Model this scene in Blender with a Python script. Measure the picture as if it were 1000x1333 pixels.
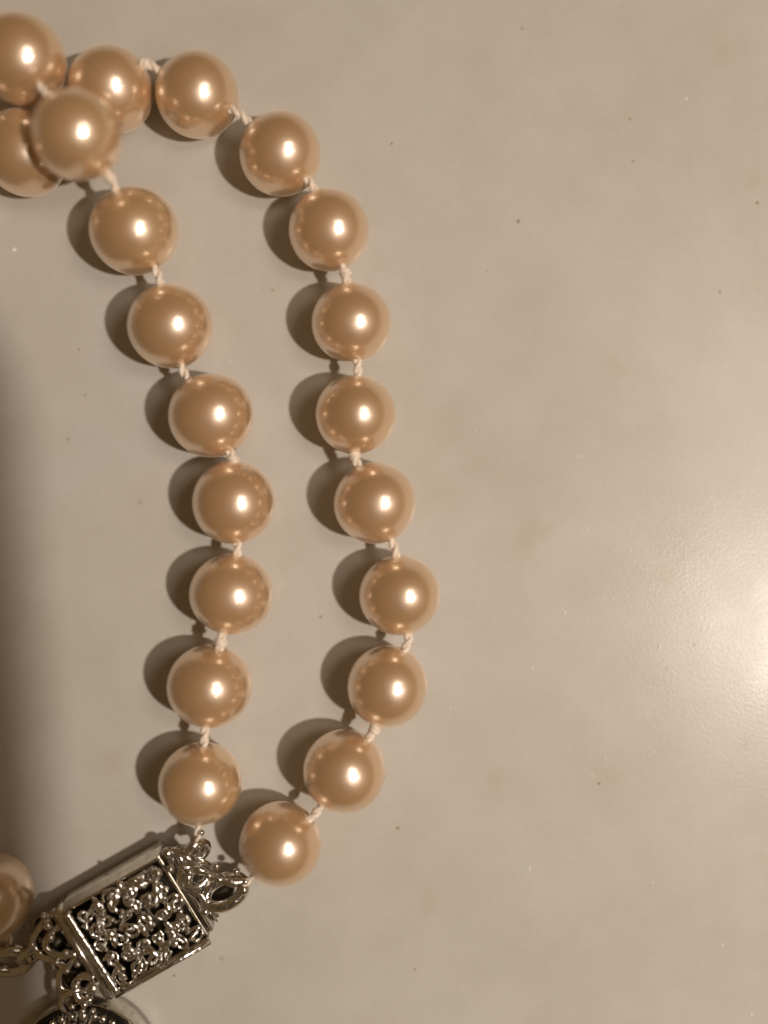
import bpy, bmesh, math, random
from mathutils import Vector, Matrix, Euler

random.seed(7)
SC = bpy.context.scene
COL = SC.collection
for o in list(bpy.data.objects):
    bpy.data.objects.remove(o)

MM = 0.001
H = 128.0                       # camera height above the countertop, mm

# ------------------------------------------------------------------ camera
cam_d = bpy.data.cameras.new('camera')
cam_d.sensor_fit = 'VERTICAL'
cam_d.sensor_height = 36.0
cam_d.lens = 36.0 / (2 * 66.65 / H)
cam_d.clip_start = 0.002
cam_d.clip_end = 50
cam_d.dof.use_dof = True
cam_d.dof.focus_distance = 0.1245
cam_d.dof.aperture_fstop = 2.8
cam = bpy.data.objects.new('camera', cam_d)
COL.objects.link(cam)
cam.location = (0, 0, H * MM)
SC.camera = cam

# ------------------------------------------------------------------ room light
world = bpy.data.worlds.new('World')
SC.world = world
world.use_nodes = True
bg = world.node_tree.nodes['Background']
bg.inputs['Color'].default_value = (1.0, 0.61, 0.27, 1)
bg.inputs['Strength'].default_value = 0.112


def lamp(name, loc_mm, size_mm, power, color):
    ld = bpy.data.lights.new(name, 'AREA')
    ld.shape = 'DISK'
    ld.size = size_mm * MM
    ld.energy = power
    ld.color = color
    lo = bpy.data.objects.new(name, ld)
    COL.objects.link(lo)
    lo.location = Vector(loc_mm) * MM
    d = Vector((-10, 0, 0)) * MM - lo.location
    lo.rotation_euler = d.to_track_quat('-Z', 'Y').to_euler()
    return lo


lamp('bulb_lamp', (212, -60, 380), 16, 1.20, (1.0, 0.875, 0.755))
lamp('lamp_shade_glow', (208, 60, 395), 120, 0.32, (1.0, 0.86, 0.72))

SC.view_settings.view_transform = 'Standard'
SC.view_settings.look = 'None'
SC.view_settings.exposure = 0.0
SC.view_settings.gamma = 1.0
SC.view_settings.use_curve_mapping = False
SC.cycles.use_denoising = True
SC.cycles.max_bounces = 12
SC.cycles.sample_clamp_indirect = 6.0


# ------------------------------------------------------------------ helpers
def W(px, py, z):
    """ground-plan position (mm) of a point z mm above the counter"""
    k = (H - z) / H / 10.0
    return Vector(((px - 500) * k, (666.5 - py) * k, z))


def obj(name, bm, mat, parent=None, smooth=True):
    me = bpy.data.meshes.new(name)
    bm.to_mesh(me)
    bm.free()
    if smooth:
        for p in me.polygons:
            p.use_smooth = True
    if mat:
        me.materials.append(mat)
    o = bpy.data.objects.new(name, me)
    COL.objects.link(o)
    if parent:
        o.parent = parent
    return o


def link_copy(o, parent):
    c = o.copy()
    COL.objects.link(c)
    c.parent = parent
    return c


def tube(bm, pts, rad, sides=8, closed=False, flat=1.0):
    """round tube through pts (mm); rad a number or list; flat squashes in z"""
    n = len(pts)
    pts = [Vector(p) for p in pts]
    rads = rad if isinstance(rad, (list, tuple)) else [rad] * n
    rings = []
    up = None
    for i, p in enumerate(pts):
        if closed:
            t = pts[(i + 1) % n] - pts[i - 1]
        else:
            t = pts[min(i + 1, n - 1)] - pts[max(i - 1, 0)]
        t.normalize()
        if up is None:
            up = Vector((0, 0, 1)) if abs(t.z) < 0.9 else Vector((1, 0, 0))
        a = up - t * up.dot(t)
        a.normalize()
        up = a
        b = t.cross(a)
        ring = []
        for k in range(sides):
            th = 2 * math.pi * k / sides
            off = (a * math.cos(th) * flat + b * math.sin(th)) * rads[i]
            ring.append(bm.verts.new((p + off) * MM))
        rings.append(ring)
    m = n if closed else n - 1
    for i in range(m):
        r0, r1 = rings[i], rings[(i + 1) % n]
        for k in range(sides):
            bm.faces.new((r0[k], r0[(k + 1) % sides], r1[(k + 1) % sides], r1[k]))
    if not closed:
        bm.faces.new(rings[0][::-1])
        bm.faces.new(rings[-1])


def box(bm, x0, x1, y0, y1, z0, z1, bev=0.0):
    t = bmesh.new()
    bmesh.ops.create_cube(t, size=1.0)
    for v in t.verts:
        v.co = Vector((x0 + (v.co.x + .5) * (x1 - x0), y0 + (v.co.y + .5) * (y1 - y0),
                       z0 + (v.co.z + .5) * (z1 - z0))) * MM
    if bev:
        bmesh.ops.bevel(t, geom=list(t.edges), offset=bev * MM, segments=2, affect='EDGES')
    tmp = bpy.data.meshes.new('tmp')
    t.to_mesh(tmp)
    t.free()
    bm.from_mesh(tmp)
    bpy.data.meshes.remove(tmp)


def ball(bm, c, r, seg=12, scale=(1, 1, 1), rot=None):
    M = Matrix.Translation(Vector(c) * MM)
    if rot:
        M = M @ rot.to_matrix().to_4x4()
    M = M @ Matrix.Diagonal((r * MM * scale[0], r * MM * scale[1], r * MM * scale[2], 1))
    bmesh.ops.create_uvsphere(bm, u_segments=seg, v_segments=max(6, seg * 2 // 3), radius=1.0, matrix=M)


def ring_pts(c, rx, ry, rot, n=28):
    R = rot.to_matrix()
    return [Vector(c) + R @ Vector((rx * math.cos(2 * math.pi * i / n), ry * math.sin(2 * math.pi * i / n), 0))
            for i in range(n)]


# ------------------------------------------------------------------ materials
def new_mat(name):
    m = bpy.data.materials.new(name)
    m.use_nodes = True
    nt = m.node_tree
    return m, nt, nt.nodes['Principled BSDF']


def noise(nt, scale, detail=3, rough=0.5, vec=None):
    n = nt.nodes.new('ShaderNodeTexNoise')
    n.inputs['Scale'].default_value = scale
    n.inputs['Detail'].default_value = detail
    n.inputs['Roughness'].default_value = rough
    if vec is not None:
        nt.links.new(vec, n.inputs['Vector'])
    return n


def ramp(nt, fac, stops):
    r = nt.nodes.new('ShaderNodeValToRGB')
    e = r.color_ramp.elements
    while len(e) < len(stops):
        e.new(0.5)
    for el, (p, c) in zip(e, stops):
        el.position = p
        el.color = c if len(c) == 4 else (*c, 1)
    nt.links.new(fac, r.inputs['Fac'])
    return r


def mixc(nt, fac, a, b, mode='MIX'):
    m = nt.nodes.new('ShaderNodeMix')
    m.data_type = 'RGBA'
    m.blend_type = mode
    for s, v in ((0, fac), (6, a), (7, b)):
        if isinstance(v, (int, float)):
            m.inputs[s].default_value = v
        elif isinstance(v, tuple):
            m.inputs[s].default_value = (*v, 1) if len(v) == 3 else v
        else:
            nt.links.new(v, m.inputs[s])
    return m.outputs[2]


def bump(nt, h, strength, dist, prev=None):
    b = nt.nodes.new('ShaderNodeBump')
    b.inputs['Strength'].default_value = strength
    b.inputs['Distance'].default_value = dist
    nt.links.new(h, b.inputs['Height'])
    if prev is not None:
        nt.links.new(prev, b.inputs['Normal'])
    return b.outputs['Normal']


def mat_counter():
    m, nt, p = new_mat('polished_cream_stone')
    tc = nt.nodes.new('ShaderNodeTexCoord')
    v = tc.outputs['Object']
    big = noise(nt, 28, 4, 0.55, v)
    base = ramp(nt, big.outputs['Fac'], [(0.3, (0.595, 0.568, 0.512)), (0.5, (0.635, 0.608, 0.562)), (0.72, (0.640, 0.620, 0.595))])
    mid = noise(nt, 130, 5, 0.6, v)
    mr = ramp(nt, mid.outputs['Fac'], [(0.35, (0.95, 0.945, 0.93)), (0.62, (1, 1, 1))])
    c = mixc(nt, 1.0, base.outputs['Color'], mr.outputs['Color'], 'MULTIPLY')
    gr = noise(nt, 1500, 4, 0.75, v)
    gm = ramp(nt, gr.outputs['Fac'], [(0.3, (0.955, 0.95, 0.94)), (0.7, (1, 1, 1))])
    c = mixc(nt, 1.0, c, gm.outputs['Color'], 'MULTIPLY')
    # small yellowish stains
    st = noise(nt, 75, 2, 0.5, v)
    sr = ramp(nt, st.outputs['Fac'], [(0.66, (0, 0, 0)), (0.76, (1, 1, 1))])
    c = mixc(nt, sr.outputs['Color'], c, mixc(nt, 0.28, c, (0.50, 0.44, 0.31)))
    # sparse dark pin-prick flecks in the stone
    vo = nt.nodes.new('ShaderNodeTexVoronoi')
    vo.inputs['Scale'].default_value = 190
    nt.links.new(v, vo.inputs['Vector'])
    dr = ramp(nt, vo.outputs['Distance'], [(0.03, (1, 1, 1)), (0.085, (0, 0, 0))])
    sep = nt.nodes.new('ShaderNodeSeparateColor')
    nt.links.new(vo.outputs['Color'], sep.inputs['Color'])
    pick = ramp(nt, sep.outputs['Red'], [(0.90, (0, 0, 0)), (1.0, (0.4, 0.4, 0.4))])
    f = mixc(nt, 1.0, dr.outputs['Color'], pick.outputs['Color'], 'MULTIPLY')
    c = mixc(nt, f, c, (0.24, 0.20, 0.13))
    nt.links.new(c, p.inputs['Base Color'])
    rn = noise(nt, 60, 4, 0.6, v)
    rr = ramp(nt, rn.outputs['Fac'], [(0.35, (0.21, 0.21, 0.21)), (0.65, (0.28, 0.28, 0.28))])
    nt.links.new(rr.outputs['Color'], p.inputs['Roughness'])
    p.inputs['IOR'].default_value = 1.45
    p.inputs['Specular IOR Level'].default_value = 0.25
    # fine orange-peel and a few faint scratches
    fine = noise(nt, 2300, 3, 0.7, v)
    n1 = bump(nt, fine.outputs['Fac'], 0.42, 0.000045)
    mp = nt.nodes.new('ShaderNodeMapping')
    mp.inputs['Scale'].default_value = (1.0, 0.06, 1.0)
    mp.inputs['Rotation'].default_value = (0, 0, 0.25)
    nt.links.new(v, mp.inputs['Vector'])
    scn = noise(nt, 900, 2, 0.5, mp.outputs['Vector'])
    sc2 = ramp(nt, scn.outputs['Fac'], [(0.66, (0, 0, 0)), (0.72, (1, 1, 1))])
    n2 = bump(nt, sc2.outputs['Color'], 0.06, 0.00003, n1)
    nt.links.new(n2, p.inputs['Normal'])
    return m


def mat_pearl():
    m, nt, p = new_mat('peach_nacre')
    tc = nt.nodes.new('ShaderNodeTexCoord')
    v = tc.outputs['Object']
    oi = nt.nodes.new('ShaderNodeObjectInfo')
    n = noise(nt, 260, 3, 0.5, v)
    r = ramp(nt, n.outputs['Fac'], [(0.3, (0.67, 0.395, 0.180)), (0.7, (0.79, 0.505, 0.262))])
    var = ramp(nt, oi.outputs['Random'], [(0.0, (0.90, 0.88, 0.80)), (0.5, (0.97, 0.94, 0.93)), (1.0, (1.0, 1.0, 0.95))])
    c = mixc(nt, 1.0, r.outputs['Color'], var.outputs['Color'], 'MULTIPLY')
    nt.links.new(c, p.inputs['Base Color'])
    p.inputs['Metallic'].default_value = 0.15
    p.inputs['Roughness'].default_value = 0.36
    p.inputs['Subsurface Weight'].default_value = 0.25
    p.inputs['Subsurface Radius'].default_value = (1.0, 0.6, 0.35)
    p.inputs['Subsurface Scale'].default_value = 0.0015
    # nacre overtone: a pale bloom toward grazing angles
    p.inputs['Sheen Weight'].default_value = 0.6
    p.inputs['Sheen Roughness'].default_value = 0.45
    p.inputs['Sheen Tint'].default_value = (1.0, 0.80, 0.64, 1)
    p.inputs['Coat Weight'].default_value = 1.0
    p.inputs['Coat Roughness'].default_value = 0.10
    p.inputs['Coat IOR'].default_value = 1.6
    fb = noise(nt, 900, 2, 0.5, v)
    b = bump(nt, fb.outputs['Fac'], 0.05, 0.0001)
    pit = noise(nt, 420, 1, 0.3, v)
    pr = ramp(nt, pit.outputs['Fac'], [(0.70, (1, 1, 1)), (0.78, (0, 0, 0))])
    b = bump(nt, pr.outputs['Color'], 0.10, 0.0001, b)
    nt.links.new(b, p.inputs['Normal'])
    nt.links.new(b, p.inputs['Coat Normal'])
    # pale satin layer of the nacre: the soft bloom round the highlight
    last = p.outputs['BSDF']
    for rough, fac, col in ((0.40, 0.27, (1.0, 0.94, 0.87, 1)), (0.12, 0.27, (1.0, 0.88, 0.72, 1))):
        g = nt.nodes.new('ShaderNodeBsdfGlossy')
        g.inputs['Color'].default_value = col
        g.inputs['Roughness'].default_value = rough
        nt.links.new(b, g.inputs['Normal'])
        mx = nt.nodes.new('ShaderNodeMixShader')
        mx.inputs['Fac'].default_value = fac
        nt.links.new(last, mx.inputs[1])
        nt.links.new(g.outputs['BSDF'], mx.inputs[2])
        last = mx.outputs['Shader']
    nt.links.new(last, nt.nodes['Material Output'].inputs['Surface'])
    return m


def mat_thread():
    m, nt, p = new_mat('cream_silk')
    tc = nt.nodes.new('ShaderNodeTexCoord')
    n = noise(nt, 2500, 3, 0.6, tc.outputs['Object'])
    r = ramp(nt, n.outputs['Fac'], [(0.3, (0.82, 0.69, 0.57)), (0.7, (0.94, 0.85, 0.74))])
    nt.links.new(r.outputs['Color'], p.inputs['Base Color'])
    p.inputs['Roughness'].default_value = 0.38
    p.inputs['Sheen Weight'].default_value = 0.3
    nt.links.new(bump(nt, n.outputs['Fac'], 0.3, 0.0001), p.inputs['Normal'])
    return m


def mat_metal(name, col, rough, bumpy=0.25, scale=1400):
    m, nt, p = new_mat(name)
    tc = nt.nodes.new('ShaderNodeTexCoord')
    n = noise(nt, scale, 3, 0.6, tc.outputs['Object'])
    r = ramp(nt, n.outputs['Fac'], [(0.3, tuple(x * 0.72 for x in col)), (0.65, col)])
    nt.links.new(r.outputs['Color'], p.inputs['Base Color'])
    p.inputs['Metallic'].default_value = 1.0
    p.inputs['Roughness'].default_value = rough
    nt.links.new(bump(nt, n.outputs['Fac'], bumpy, 0.00015), p.inputs['Normal'])
    return m


def mat_plain(name, col, rough, metallic=0.0):
    m, nt, p = new_mat(name)
    tc = nt.nodes.new('ShaderNodeTexCoord')
    n = noise(nt, 300, 3, 0.5, tc.outputs['Object'])
    r = ramp(nt, n.outputs['Fac'], [(0.3, tuple(x * 0.85 for x in col)), (0.7, col)])
    nt.links.new(r.outputs['Color'], p.inputs['Base Color'])
    p.inputs['Roughness'].default_value = rough
    p.inputs['Metallic'].default_value = metallic
    return m


M_COUNTER = mat_counter()
M_PEARL = mat_pearl()
M_THREAD = mat_thread()
M_SILVER = mat_metal('cast_silver', (0.83, 0.80, 0.75), 0.17, 0.6)
M_POLISH = mat_metal('polished_silver', (0.76, 0.73, 0.66), 0.20, 0.06)
M_DARK = mat_metal('dark_silver', (0.07, 0.06, 0.045), 0.45, 0.3)  # dark colour stands in for shade inside the box and under the loop
M_BLACK = mat_plain('black_enamel', (0.012, 0.010, 0.009), 0.2)
M_PHONE = mat_plain('dark_phone_glass', (0.02, 0.018, 0.016), 0.25)
M_LENS = mat_plain('lens_glass', (0.006, 0.006, 0.008), 0.05)
M_GRIT = mat_plain('brown_grit', (0.38, 0.32, 0.22), 0.8)
M_DUST = mat_plain('white_dust', (0.92, 0.90, 0.85), 0.5)

# ------------------------------------------------------------------ countertop
bm = bmesh.new()
box(bm, -300, 300, -300, 300, -20, 0, 2.0)
counter = obj('countertop', bm, M_COUNTER, smooth=False)
counter['kind'] = 'structure'
counter['label'] = 'polished cream stone countertop with faint specks and a lamp glare'

# ------------------------------------------------------------------ necklace
neck = bpy.data.objects.new('pearl_necklace', None)
COL.objects.link(neck)
neck.empty_display_size = 0.01
neck['label'] = 'double strand of peach pearls knotted on cream silk with a silver box clasp'
neck['category'] = 'necklace'


def pearl_mesh(seed):
    rnd = random.Random(seed)
    bm = bmesh.new()
    bmesh.ops.create_uvsphere(bm, u_segments=64, v_segments=40, radius=1.0)
    ph = [rnd.uniform(0, 6.28) for _ in range(6)]
    for v in bm.verts:
        c = v.co.normalized()
        d = 1 + 0.008 * math.sin(2 * c.x + ph[0]) * math.cos(2.3 * c.y + ph[1]) + 0.006 * math.sin(3 * c.z + ph[2])
        d += 0.004 * math.sin(5 * c.x + 4 * c.y + ph[3])
        # drilled ends: a shallow dimple round each hole
        a = math.acos(min(1, abs(c.z)))
        d -= 0.10 * math.exp(-(a / 0.085) ** 2)
        v.co = c * d
    me = bpy.data.meshes.new('pearl')
    bm.to_mesh(me)
    bm.free()
    for p in me.polygons:
        p.use_smooth = True
    me.materials.append(M_PEARL)
    return me


PEARL_ME = [pearl_mesh(s) for s in range(5)]

# (x, y in plan pixels at the pearl's height, radius mm, height mm)
OUTER = [(-205, 262, 4.95, 4.95), (-88, 232, 4.95, 4.95),
         (32, 200, 4.9, 4.9), (145, 117, 4.95, 4.95), (257, 124, 4.9, 4.9), (365, 201, 4.8, 4.8),
         (428, 300, 4.75, 4.75), (457, 420, 4.7, 4.7), (463, 540, 4.75, 4.75), (488, 655, 4.85, 4.85),
         (520, 775, 4.75, 4.75), (504, 893, 4.75, 4.75), (448, 1003, 4.85, 4.85), (365, 1098, 4.85, 4.85)]
INNER = [(-205, -20, 5.0, 5.0), (-86, 20, 5.0, 6.2),
         (28, 78, 5.05, 7.8), (100, 176, 4.9, 10.95), (175, 301, 5.15, 5.15), (222, 425, 4.95, 4.95),
         (275, 541, 4.95, 4.95), (304, 654, 4.9, 4.9), (301, 773, 4.85, 4.85), (273, 893, 4.9, 4.9),
         (261, 1020, 4.85, 4.85)]
LEFT = [(-14, 1169, 5.05, 5.05), (-130, 1140, 5.0, 5.0), (-246, 1100, 5.0, 5.0)]
# where the silk shows between pearl i and i+1: sideways shift of the knot (plan mm) and lift above the hole
KO = {2: (0, 0, 1), 3: (-.4, 2.7, 2.0), 4: (.3, .8, 1.6), 5: (1.0, .6, 1.4), 6: (.8, 0, 1.0), 7: (.6, .2, .6),
      8: (-1.2, 0, .8), 9: (1.0, 0, .8), 10: (1.9, .2, .8), 11: (1.0, -.2, .8), 12: (.6, -.4, .8)}
KI = {3: (.8, .3, 0.6), 4: (.9, .2, .6), 5: (-.9, 0, .6), 6: (1.5, 0, 1.0), 7: (.8, 0, .8), 8: (.2, -.4, 1.2), 9: (.1, .2, .8)}

PS = 1.06                        # pearl size
cnt = 0


def add_pearl(c, r, axis):
    global cnt
    me = PEARL_ME[cnt % 5]
    o = bpy.data.objects.new('pearl', me)
    COL.objects.link(o)
    o.parent = neck
    o.location = c * MM
    q = axis.normalized().to_track_quat('Z', 'Y')
    o.rotation_mode = 'QUATERNION'
    o.rotation_quaternion = q
    rr = random.Random(cnt)
    o.scale = (r * MM * rr.uniform(.99, 1.01), r * MM * rr.uniform(.99, 1.01), r * MM * rr.uniform(.985, 1.0))
    cnt += 1
    return o


def rope(name, pts, R=0.23, ply=0.33, pitch=2.3, n_ply=2, bulge=0.25):
    """twisted silk: plies wound round a path of points (mm)"""
    # resample
    seg = [Vector(p) for p in pts]
    L = [0]
    for a, b in zip(seg, seg[1:]):
        L.append(L[-1] + (b - a).length)
    N = max(14, int(L[-1] / 0.16))
    bm = bmesh.new()

    def at(s):
        for i in range(len(seg) - 1):
            if s <= L[i + 1] or i == len(seg) - 2:
                t = (s - L[i]) / max(1e-6, L[i + 1] - L[i])
                p0 = seg[max(i - 1, 0)]
                p1, p2 = seg[i], seg[i + 1]
                p3 = seg[min(i + 2, len(seg) - 1)]
                return 0.5 * ((2 * p1) + (p2 - p0) * t + (2 * p0 - 5 * p1 + 4 * p2 - p3) * t * t
                              + (3 * p1 - p0 - 3 * p2 + p3) * t ** 3)
    ph0 = random.uniform(0, 6.28)
    for k in range(n_ply):
        path = []
        for i in range(N + 1):
            s = L[-1] * i / N
            c = at(s)
            t = (at(min(L[-1], s + .05)) - at(max(0, s - .05)))
            t.normalize()
            a = t.orthogonal().normalized()
            ref = Vector((0, 0, 1))
            a = (ref - t * ref.dot(t))
            if a.length < 1e-3:
                a = t.orthogonal()
            a.normalize()
            b = t.cross(a)
            th = ph0 + 2 * math.pi * (k / n_ply + s / pitch)
            f = R * (1 + bulge * math.sin(math.pi * i / N))
            path.append(c + (a * math.cos(th) + b * math.sin(th)) * f)
        tube(bm, path, ply, 7)
    return obj(name, bm, M_THREAD, neck)


def knot_on(thread, c, axis, r=0.52, t=0.26):
    """overhand wrap drawn tight round the silk"""
    bm = bmesh.new()
    q = axis.normalized().to_track_quat('Z', 'Y')
    pts = []
    n = 40
    for i in range(n):
        u = i / (n - 1)
        th = u * 2 * math.pi * 1.7
        rr = r * (0.85 + 0.25 * math.sin(math.pi * u))
        p = Vector((rr * math.cos(th), rr * math.sin(th), (u - .5) * 0.75 + 0.12 * math.sin(2 * th)))
        pts.append(Vector(c) + q @ p)
    tube(bm, pts, t, 7)
    return obj('knot', bm, M_THREAD, thread)


def build_strand(spec, shifts, first_free=True):
    P = [(W(x, y, z * PS), r * PS) for x, y, r, z in spec]
    holes = {}
    knots = []
    for i in range(len(P) - 1):
        (a, ra), (b, rb) = P[i], P[i + 1]
        d = (b - a)
        L = d.length
        u = d / L
        mid = a + u * (ra + (L - ra - rb) / 2)
        sx, sy, sz = shifts.get(i, (0, 0, 0.8))
        kp = mid + Vector((sx, sy, sz))
        knots.append(kp)
    for i, (c, r) in enumerate(P):
        nxt = knots[i] if i < len(knots) else None
        prv = knots[i - 1] if i > 0 else None
        if nxt is None:
            ax = (c - prv)
        elif prv is None:
            ax = (nxt - c)
        else:
            ax = (nxt - c).normalized() - (prv - c).normalized()
        add_pearl(c, r, ax)
    for i, kp in enumerate(knots):
        (a, ra), (b, rb) = P[i], P[i + 1]
        ea = a + (kp - a).normalized() * (ra - 0.7)
        eb = b + (kp - b).normalized() * (rb - 0.7)
        t = rope('thread', [ea, kp, eb])
        u = (eb - ea)
        if i % 5 in (1, 3) or spec is INNER and i == 3:
            knot_on(t, kp + u.normalized() * random.uniform(-.35, .35), u + Vector((random.uniform(-.4, .4), random.uniform(-.4, .4), 0)),
                random.uniform(.46, .6))
    return P


PO = build_strand(OUTER, KO)
PI_ = build_strand(INNER, KI)
PL = build_strand(LEFT, {})

# ------------------------------------------------------------------ box clasp
ANG = math.radians(29.7)
TILT = math.radians(6)
LX, LY, LZ = 6.95, 6.3, 4.6           # half length, half width, height of the box
cc = W(175, 1201, 5.0)
LIFT = LY * math.sin(TILT)


def hollow_box():
    bm = bmesh.new()
    box(bm, -LX, LX, -LY, LY, 0, 0.5, 0.12)
    box(bm, -LX, LX, LY - .5, LY, 0.35, LZ - .5, 0.12)
    # bellied side wall
    prof = [(LY - .2, .1), (LY + .3, .1), (LY + .45, .4), (LY + .45, 2.4), (LY + .42, 2.6), (LY + .0, 4.1), (LY - .05, 4.25), (LY - .2, 4.25)]
    a = [bm.verts.new(Vector((-LX + .1, y, z)) * MM) for y, z in prof]
    b = [bm.verts.new(Vector((LX - .1, y, z)) * MM) for y, z in prof]
    for k in range(len(prof)):
        k2 = (k + 1) % len(prof)
        bm.faces.new((a[k], a[k2], b[k2], b[k]))
    bm.faces.new(a[::-1])
    bm.faces.new(b)
    bmesh.ops.recalc_face_normals(bm, faces=bm.faces)
    box(bm, -LX, LX, -LY, -LY + .5, 0.35, LZ, 0.12)
    box(bm, -LX, -LX + .5, -LY + .4, LY - .4, 0.35, LZ - .02, 0.12)
    box(bm, LX - .5, LX, -LY + .4, LY - .4, 0.35, LZ - .55, 0.12)
    return bm


clasp = obj('clasp', hollow_box(), M_POLISH, neck, False)
clasp['label'] = 'rectangular silver filigree box clasp with polished side wall'
clasp.location = Vector((cc.x, cc.y, LIFT)) * MM
clasp.rotation_euler = (Matrix.Rotation(ANG, 3, 'Z') @ Matrix.Rotation(TILT, 3, 'X')).to_euler()
CM = Matrix.Translation(Vector((cc.x, cc.y, LIFT))) @ Matrix.Rotation(ANG, 4, 'Z') @ Matrix.Rotation(TILT, 4, 'X')
CI = CM.inverted()


def CL(px, py, z):
    """clasp-local position (mm) of a plan point at world height z"""
    return CI @ W(px, py, z)


# plate in the box, coloured dark for the shade below the filigree
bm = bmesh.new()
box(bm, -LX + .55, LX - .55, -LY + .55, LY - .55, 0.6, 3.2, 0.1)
obj('inner_shade_plate', bm, M_DARK, clasp)

# raised borders of the top
bm = bmesh.new()
tube(bm, [(-LX + .2, -LY - .15, LZ - .05), (LX - .1, -LY - .15, LZ - .05)], .42, 8)
obj('border_strip', bm, M_SILVER, clasp)
bm = bmesh.new()
n = 30
rad = [.36 + .09 * (i % 2) for i in range(n)]
tube(bm, [(-LX + .75, -LY + .1 + (2 * LY - .4) * i / (n - 1), LZ + .18) for i in range(n)], rad, 8)
obj('beaded_strip', bm, M_SILVER, clasp)
# smooth edge plate of the tongue half
bm = bmesh.new()
box(bm, -LX - 1.25, -LX - .08, -LY - .35, LY + .35, .2, LZ + .12, .22)
obj('end_plate', bm, M_POLISH, clasp)


# filigree scrolls
def scroll_mesh(seed):
    rnd = random.Random(seed)
    bm = bmesh.new()
    turns = rnd.uniform(1.15, 1.6)
    n = 30
    pts, rads = [], []
    sgn = rnd.choice((-1, 1))
    for i in range(n):
        u = i / (n - 1)
        th = sgn * u * turns * 2 * math.pi
        r = 1.75 - 1.35 * u
        pts.append(Vector((r * math.cos(th), r * math.sin(th), .25 * math.sin(math.pi * u) + .12 * rnd.uniform(-1, 1))))
        rads.append(.36 + .2 * u + .10 * rnd.uniform(-1, 1))
    # tail leaf
    tube(bm, pts, rads, 8)
    ball(bm, pts[-1], .62, 10, (1, 1, .8))
    me = bpy.data.meshes.new('filigree_scroll')
    bm.to_mesh(me)
    bm.free()
    for p in me.polygons:
        p.use_smooth = True
    me.materials.append(M_SILVER)
    return me


SCR = [scroll_mesh(40 + i) for i in range(6)]
GRN = []
for s in range(2):
    bm = bmesh.new()
    ball(bm, (0, 0, 0), 1.0, 12)
    g = bpy.data.meshes.new('granule')
    bm.to_mesh(g)
    bm.free()
    for p in g.polygons:
        p.use_smooth = True
    g.materials.append(M_SILVER)
    GRN.append(g)


def leaf_mesh(seed):
    rnd = random.Random(seed)
    bm = bmesh.new()
    ball(bm, (0, 0, 0), 1.0, 12, (1.0, .42, .42))
    for v in bm.verts:
        x = v.co.x / MM
        v.co.y *= (1.1 - .5 * x * x)
        v.co.y += .22 * x * x * MM
    me = bpy.data.meshes.new('filigree_leaf')
    bm.to_mesh(me)
    bm.free()
    for p in me.polygons:
        p.use_smooth = True
    me.materials.append(M_SILVER)
    return me


LEAF = [leaf_mesh(i) for i in range(2)]


def place(name, me, parent, loc, rotz=0, s=1.0, rx=0, ry=0):
    o = bpy.data.objects.new(name, me)
    COL.objects.link(o)
    o.parent = parent
    o.location = Vector(loc) * MM
    o.rotation_euler = (rx, ry, rotz)
    o.scale = (s, s, s) if not isinstance(s, tuple) else s
    return o


rg = random.Random(21)
NX, NY = 6, 5
for i in range(NX):
    for j in range(NY):
        x = -LX + 2.35 + (2 * LX - 3.6) * i / (NX - 1) + rg.uniform(-.35, .35)
        y = -LY + 1.55 + (2 * LY - 3.1) * j / (NY - 1) + rg.uniform(-.35, .35)
        if abs(i - 1.5) < 1 and abs(j - 1.5) < 1 and (i + j) % 2 == 0:
            z = LZ + .3
        else:
            z = LZ + .0 + rg.uniform(-.1, .15)
        place('filigree_scroll', SCR[rg.randrange(6)], clasp, (x, y, z), rg.uniform(0, 6.28), (rg.uniform(.5, .78), rg.uniform(.45, .7), .6),
              rg.uniform(-.12, .12), rg.uniform(-.12, .12))
for k in range(46):
    x = rg.uniform(-LX + 1.6, LX - 1.0)
    y = rg.uniform(-LY + .8, LY - .8)
    place('filigree_leaf', LEAF[k % 2], clasp, (x, y, LZ + rg.uniform(.0, .35)), rg.uniform(0, 6.28), rg.uniform(.7, 1.25),
          rg.uniform(-.3, .3), rg.uniform(-.3, .3))
for k in range(46):
    x = rg.uniform(-LX + 1.3, LX - .7)
    y = rg.uniform(-LY + .5, LY - .5)
    s = rg.uniform(.22, .42)
    place('granule', GRN[0], clasp, (x, y, LZ + rg.uniform(.1, .45)), 0, s)

# ---- end fitting with two loops toward the pearl strands (scrolled bracket)
bm = bmesh.new()
b0 = CL(222, 1126, 4.8)
pts = []
for i in range(26):
    u = i / 25
    y = LY - .3 - u * (2 * LY - 3.6)
    pts.append(Vector((LX + 1.1 + .95 * math.sin(u * math.pi * 3.0) * (1 - .3 * u), y, LZ - .9 + .15 * math.sin(9 * u))))
tube(bm, pts, [.62 - .15 * i / 25 for i in range(26)], 9, flat=.75)
ball(bm, pts[0] + Vector((0, 0, .2)), .75, 12)
ball(bm, pts[-1], .6, 12)
obj('scroll_bracket', bm, M_SILVER, clasp)
bm = bmesh.new()
box(bm, LX + .06, LX + .55, -LY + .3, LY - .3, .25, LZ - 1.2, .2)
obj('end_plate', bm, M_POLISH, clasp)
# polished tongue tab that sticks out below the loops
bm = bmesh.new()
box(bm, LX + .4, LX + 1.6, -LY + .5, -LY + 3.6, 1.2, 2.3, .5)
obj('release_tab', bm, M_POLISH, clasp)


# dark lump added under the lower loop for the shade in its hole
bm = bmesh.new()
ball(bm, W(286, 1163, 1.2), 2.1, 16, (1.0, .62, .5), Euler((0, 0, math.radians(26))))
obj('loop_shade_fill', bm, M_DARK, neck)


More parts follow.
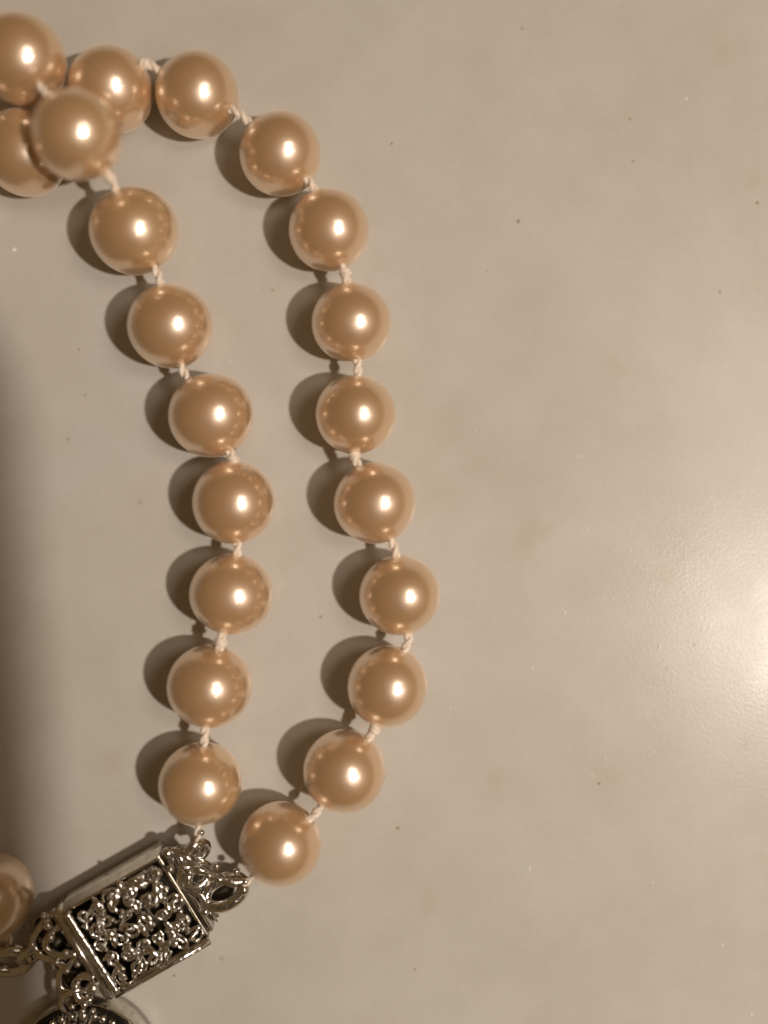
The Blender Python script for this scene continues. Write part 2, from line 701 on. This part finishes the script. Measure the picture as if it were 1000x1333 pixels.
def ring_obj(name, c, rx, ry, rot, t, parent=neck, mat=M_SILVER):
    bm = bmesh.new()
    tube(bm, ring_pts(c, rx, ry, rot), t, 9, closed=True)
    return obj(name, bm, mat, parent)


# upper loop pair (inner strand)
ring_obj('jump_ring', W(256, 1108, 4.2), 1.35, 1.7, Euler((math.radians(50), math.radians(18), .5)), .6)
ring_obj('jump_ring', W(238, 1120, 4.2), 1.3, 1.6, Euler((math.radians(25), math.radians(-30), .2)), .62)
# lower loop (outer strand)
ring_obj('jump_ring', W(293, 1161, 3.4), 2.55, 1.55, Euler((math.radians(-12), math.radians(8), math.radians(24))), .80)
ring_obj('jump_ring', W(258, 1140, 3.9), 1.5, 1.2, Euler((math.radians(25), math.radians(20), .9)), .65)
bm = bmesh.new()
pts = []
for i in range(24):
    u = i / 23
    p0, p1 = W(232, 1128, 4.6), W(322, 1150, 4.3)
    p = p0.lerp(p1, u) + Vector((0, .35 * math.sin(u * 7), .15 * math.sin(u * 11)))
    pts.append(p)
tube(bm, pts, [.6 + .12 * math.sin(i * 1.1) for i in range(24)], 8)
obj('wire_link', bm, M_SILVER, neck)
for (x, y, z, r) in [(317, 1157, 4.0, .85), (258, 1101, 5.0, .62), (262, 1084, 5.2, .42), (272, 1139, 5.3, .5), (301, 1147, 4.9, .45),
                     (222, 1131, 5.9, .5), (206, 1136, 6.3, .6), (203, 1147, 6.3, .5), (282, 1127, 4.8, .5), (308, 1134, 4.3, .45),
                     (247, 1135, 5.0, .45), (240, 1105, 5.0, .45)]:
    o = place('granule', GRN[0], neck, W(x, y, z), 0, r)

# silk from the last pearls into the rings
lp, lr = PI_[-1]
e = W(258, 1104, 4.6)
rope('thread', [lp + (e - lp).normalized() * (lr - .7), lp.lerp(e, .75) + Vector((0, 0, .6)), e], R=.24, ply=.22)
lp, lr = PO[-1]
e = W(318, 1152, 4.2)
rope('thread', [lp + (e - lp).normalized() * (lr - .7), lp.lerp(e, .8), e], R=.24, ply=.22)

# ---- far end fitting: granulated connector with rings
bm = bmesh.new()
for k, (pts_px, r0) in enumerate([
        ([(74, 1186), (58, 1200), (44, 1222), (52, 1242), (72, 1250), (92, 1262)], .55),
        ([(82, 1204), (66, 1214), (60, 1232), (78, 1244), (100, 1240)], .5),
        ([(104, 1240), (92, 1254), (78, 1268), (82, 1288), (100, 1292)], .5),
        ([(124, 1272), (108, 1270), (98, 1282), (104, 1300), (120, 1300)], .55)]):
    P = [W(x, y, 4.3 + .4 * (k % 2)) for x, y in pts_px]
    fine = []
    for i in range(len(P) - 1):
        for t in (0, .25, .5, .75):
            p0 = P[max(i - 1, 0)]; p1 = P[i]; p2 = P[i + 1]; p3 = P[min(i + 2, len(P) - 1)]
            fine.append(0.5 * ((2 * p1) + (p2 - p0) * t + (2 * p0 - 5 * p1 + 4 * p2 - p3) * t * t + (3 * p1 - p0 - 3 * p2 + p3) * t ** 3))
    fine.append(P[-1])
    tb = bmesh.new()
    tube(tb, fine, r0, 8)
    obj('connector_scroll', tb, M_SILVER, neck)
bm.free()
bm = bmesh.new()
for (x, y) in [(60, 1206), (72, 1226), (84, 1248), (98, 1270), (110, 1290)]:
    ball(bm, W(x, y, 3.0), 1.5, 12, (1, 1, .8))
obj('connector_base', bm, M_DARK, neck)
for (x, y, z, r) in [(62, 1204, 5.2, .66), (66, 1220, 5.4, .68), (42, 1229, 5.0, .5), (86, 1240, 5.6, .5), (87, 1263, 5.4, .5),
                     (99, 1283, 5.6, .55), (121, 1285, 5.6, .85), (82, 1297, 5.2, .55), (110, 1307, 5.2, .5), (108, 1316, 5.0, .42),
                     (101, 1255, 5.0, .45), (74, 1252, 4.9, .45), (52, 1240, 4.6, .5), (121, 1316, 4.8, .4), (94, 1310, 4.8, .45), (57, 1192, 4.8, .45)]:
    place('granule', GRN[0], neck, W(x, y, z), 0, r)
ring_obj('jump_ring', W(14, 1250, 2.8), 2.4, 2.0, Euler((math.radians(30), math.radians(10), 0)), .8)
ring_obj('jump_ring', W(42, 1242, 3.4), 1.5, 1.3, Euler((math.radians(55), 0, .6)), .6)
ring_obj('jump_ring', W(98, 1302, 4.2), 1.7, 2.0, Euler((math.radians(30), math.radians(25), 0)), .42)
lp, lr = PL[0]
e = W(14, 1228, 3.2)
rope('thread', [lp + (e - lp).normalized() * (lr - .7), lp.lerp(e, .85), e], R=.24, ply=.22)

# ------------------------------------------------------------------ round charm below the clasp
ch = W(106, 1402, 4.6)
bm = bmesh.new()
prof = [(0, .0), (8.6, .0), (8.9, .3), (8.9, 3.6), (8.7, 3.9), (8.2, 4.0), (8.0, 3.6), (0, 3.6)]
seg = 72
rings = []
for r, z in prof:
    if r == 0:
        rings.append([bm.verts.new((ch.x * MM, ch.y * MM, z * MM))])
    else:
        rings.append([bm.verts.new(((ch.x + r * math.cos(2 * math.pi * k / seg)) * MM, (ch.y + r * math.sin(2 * math.pi * k / seg)) * MM, z * MM)) for k in range(seg)])
for a, b in zip(rings, rings[1:]):
    for k in range(seg):
        k2 = (k + 1) % seg
        if len(a) == 1:
            bm.faces.new((a[0], b[k2], b[k]))
        elif len(b) == 1:
            bm.faces.new((a[k], a[k2], b[0]))
        else:
            bm.faces.new((a[k], a[k2], b[k2], b[k]))
bmesh.ops.recalc_face_normals(bm, faces=bm.faces)
charm = obj('charm', bm, M_POLISH, neck)
charm['label'] = 'round silver charm with dark rim and glittering beads'
ring_obj('dark_rim', (ch.x, ch.y, 3.95), 8.4, 8.4, Euler((0, 0, 0)), .36, charm, M_BLACK)
rr = random.Random(5)
for ringr, n in ((7.5, 36), (5.9, 28), (4.6, 20), (3.3, 14), (2.0, 8), (0.6, 3)):
    for k in range(n):
        th = 2 * math.pi * (k + rr.uniform(-.15, .15)) / n
        place('bead', GRN[1], charm, (ch.x + ringr * math.cos(th), ch.y + ringr * math.sin(th), 4.0 + .25 * (7.5 - ringr) / 7.5), 0, rr.uniform(.5, .66))

# ------------------------------------------------------------------ specks on the counter
bm = bmesh.new()
for (x, y, r) in [(675, 288, .30), (937, 380, .22), (986, 264, .28), (824, 210, .2), (820, 155, .2), (518, 1078, .28),
                  (780, 1020, .24), (680, 37, .2), (510, 187, .22), (103, 455, .2), (111, 514, .18),
                  (89, 572, .2), (418, 803, .25), (355, 378, .22), (227, 1270, .25), (540, 1262, .2),
                  (634, 353, .14), ]:
    z = r * .25
    ball(bm, W(x, y, 0), r * .85, 10, (1, .8, .12), Euler((0, 0, random.uniform(0, 3))))
d = obj('grit', bm, M_GRIT)
d['kind'] = 'stuff'
d['label'] = 'tiny dark brown specks of grit scattered on the countertop'
d['category'] = 'grit'
bm = bmesh.new()
for (x, y, r) in [(893, 128, .26), (750, 594, .22), (757, 594, .2), (963, 437, .22), (689, 1131, .27), (770, 1009, .24), (788, 988, .2), (850, 979, .24),
                  (850, 1149, .2), (940, 1230, .24), (764, 688, .22), (735, 798, .3), (850, 731, .26), (820, 716, .2), (968, 581, .22), (290, 490, .2),
                  (335, 375, .2), (18, 325, .4), (693, 869, .24), (978, 1321, .25), (586, 922, .18), (797, 780, .2), (905, 840, .3), (858, 842, .3),
                  (690, 1128, .15), (620, 560, .13), (300, 470, .15)]:
    z = r * .4
    ball(bm, W(x, y, 0), r * .9, 10, (1, .7, .35), Euler((0, 0, random.uniform(0, 3))))
d = obj('dust', bm, M_DUST)
d['kind'] = 'stuff'
d['label'] = 'pale dust grains catching the lamp light on the countertop'
d['category'] = 'dust'

# ------------------------------------------------------------------ the phone that takes the picture (its shadow and reflection are in the photo)
ph = bpy.data.objects.new('phone', None)
COL.objects.link(ph)
ph['label'] = 'dark phone held above the necklace, throwing the soft shadow beside it'
ph['category'] = 'phone'


def rounded_slab(x0, x1, y0, y1, z0, z1, r, seg=10):
    bm = bmesh.new()
    out = []
    for cx, cy, a0 in ((x1 - r, y1 - r, 0), (x0 + r, y1 - r, 90), (x0 + r, y0 + r, 180), (x1 - r, y0 + r, 270)):
        for k in range(seg + 1):
            a = math.radians(a0 + 90 * k / seg)
            out.append((cx + r * math.cos(a), cy + r * math.sin(a)))
    lo = [bm.verts.new(Vector((x, y, z0)) * MM) for x, y in out]
    hi = [bm.verts.new(Vector((x, y, z1)) * MM) for x, y in out]
    n = len(out)
    bm.faces.new(lo[::-1])
    bm.faces.new(hi)
    for k in range(n):
        bm.faces.new((lo[k], lo[(k + 1) % n], hi[(k + 1) % n], hi[k]))
    return bm


PX1, PY1 = 41.2, 4.5
ph.rotation_euler = (0, 0, math.radians(4))
obj('body', rounded_slab(PX1 - 74, PX1, PY1 - 148, PY1, H + 3.5, H + 11.5, 22), M_PHONE, ph, False)
bump_o = obj('camera_bump', rounded_slab(-12, 23, -32, 3.4, H + 2, H + 3.6, 8), M_PHONE, ph, False)
for (x, y) in ((0, -18), (13, -9)):
    bm = bmesh.new()
    tube(bm, [(x, y, H + 2.1), (x, y, H + 1.2)], 6, 32)
    obj('lens', bm, M_LENS, bump_o, False)
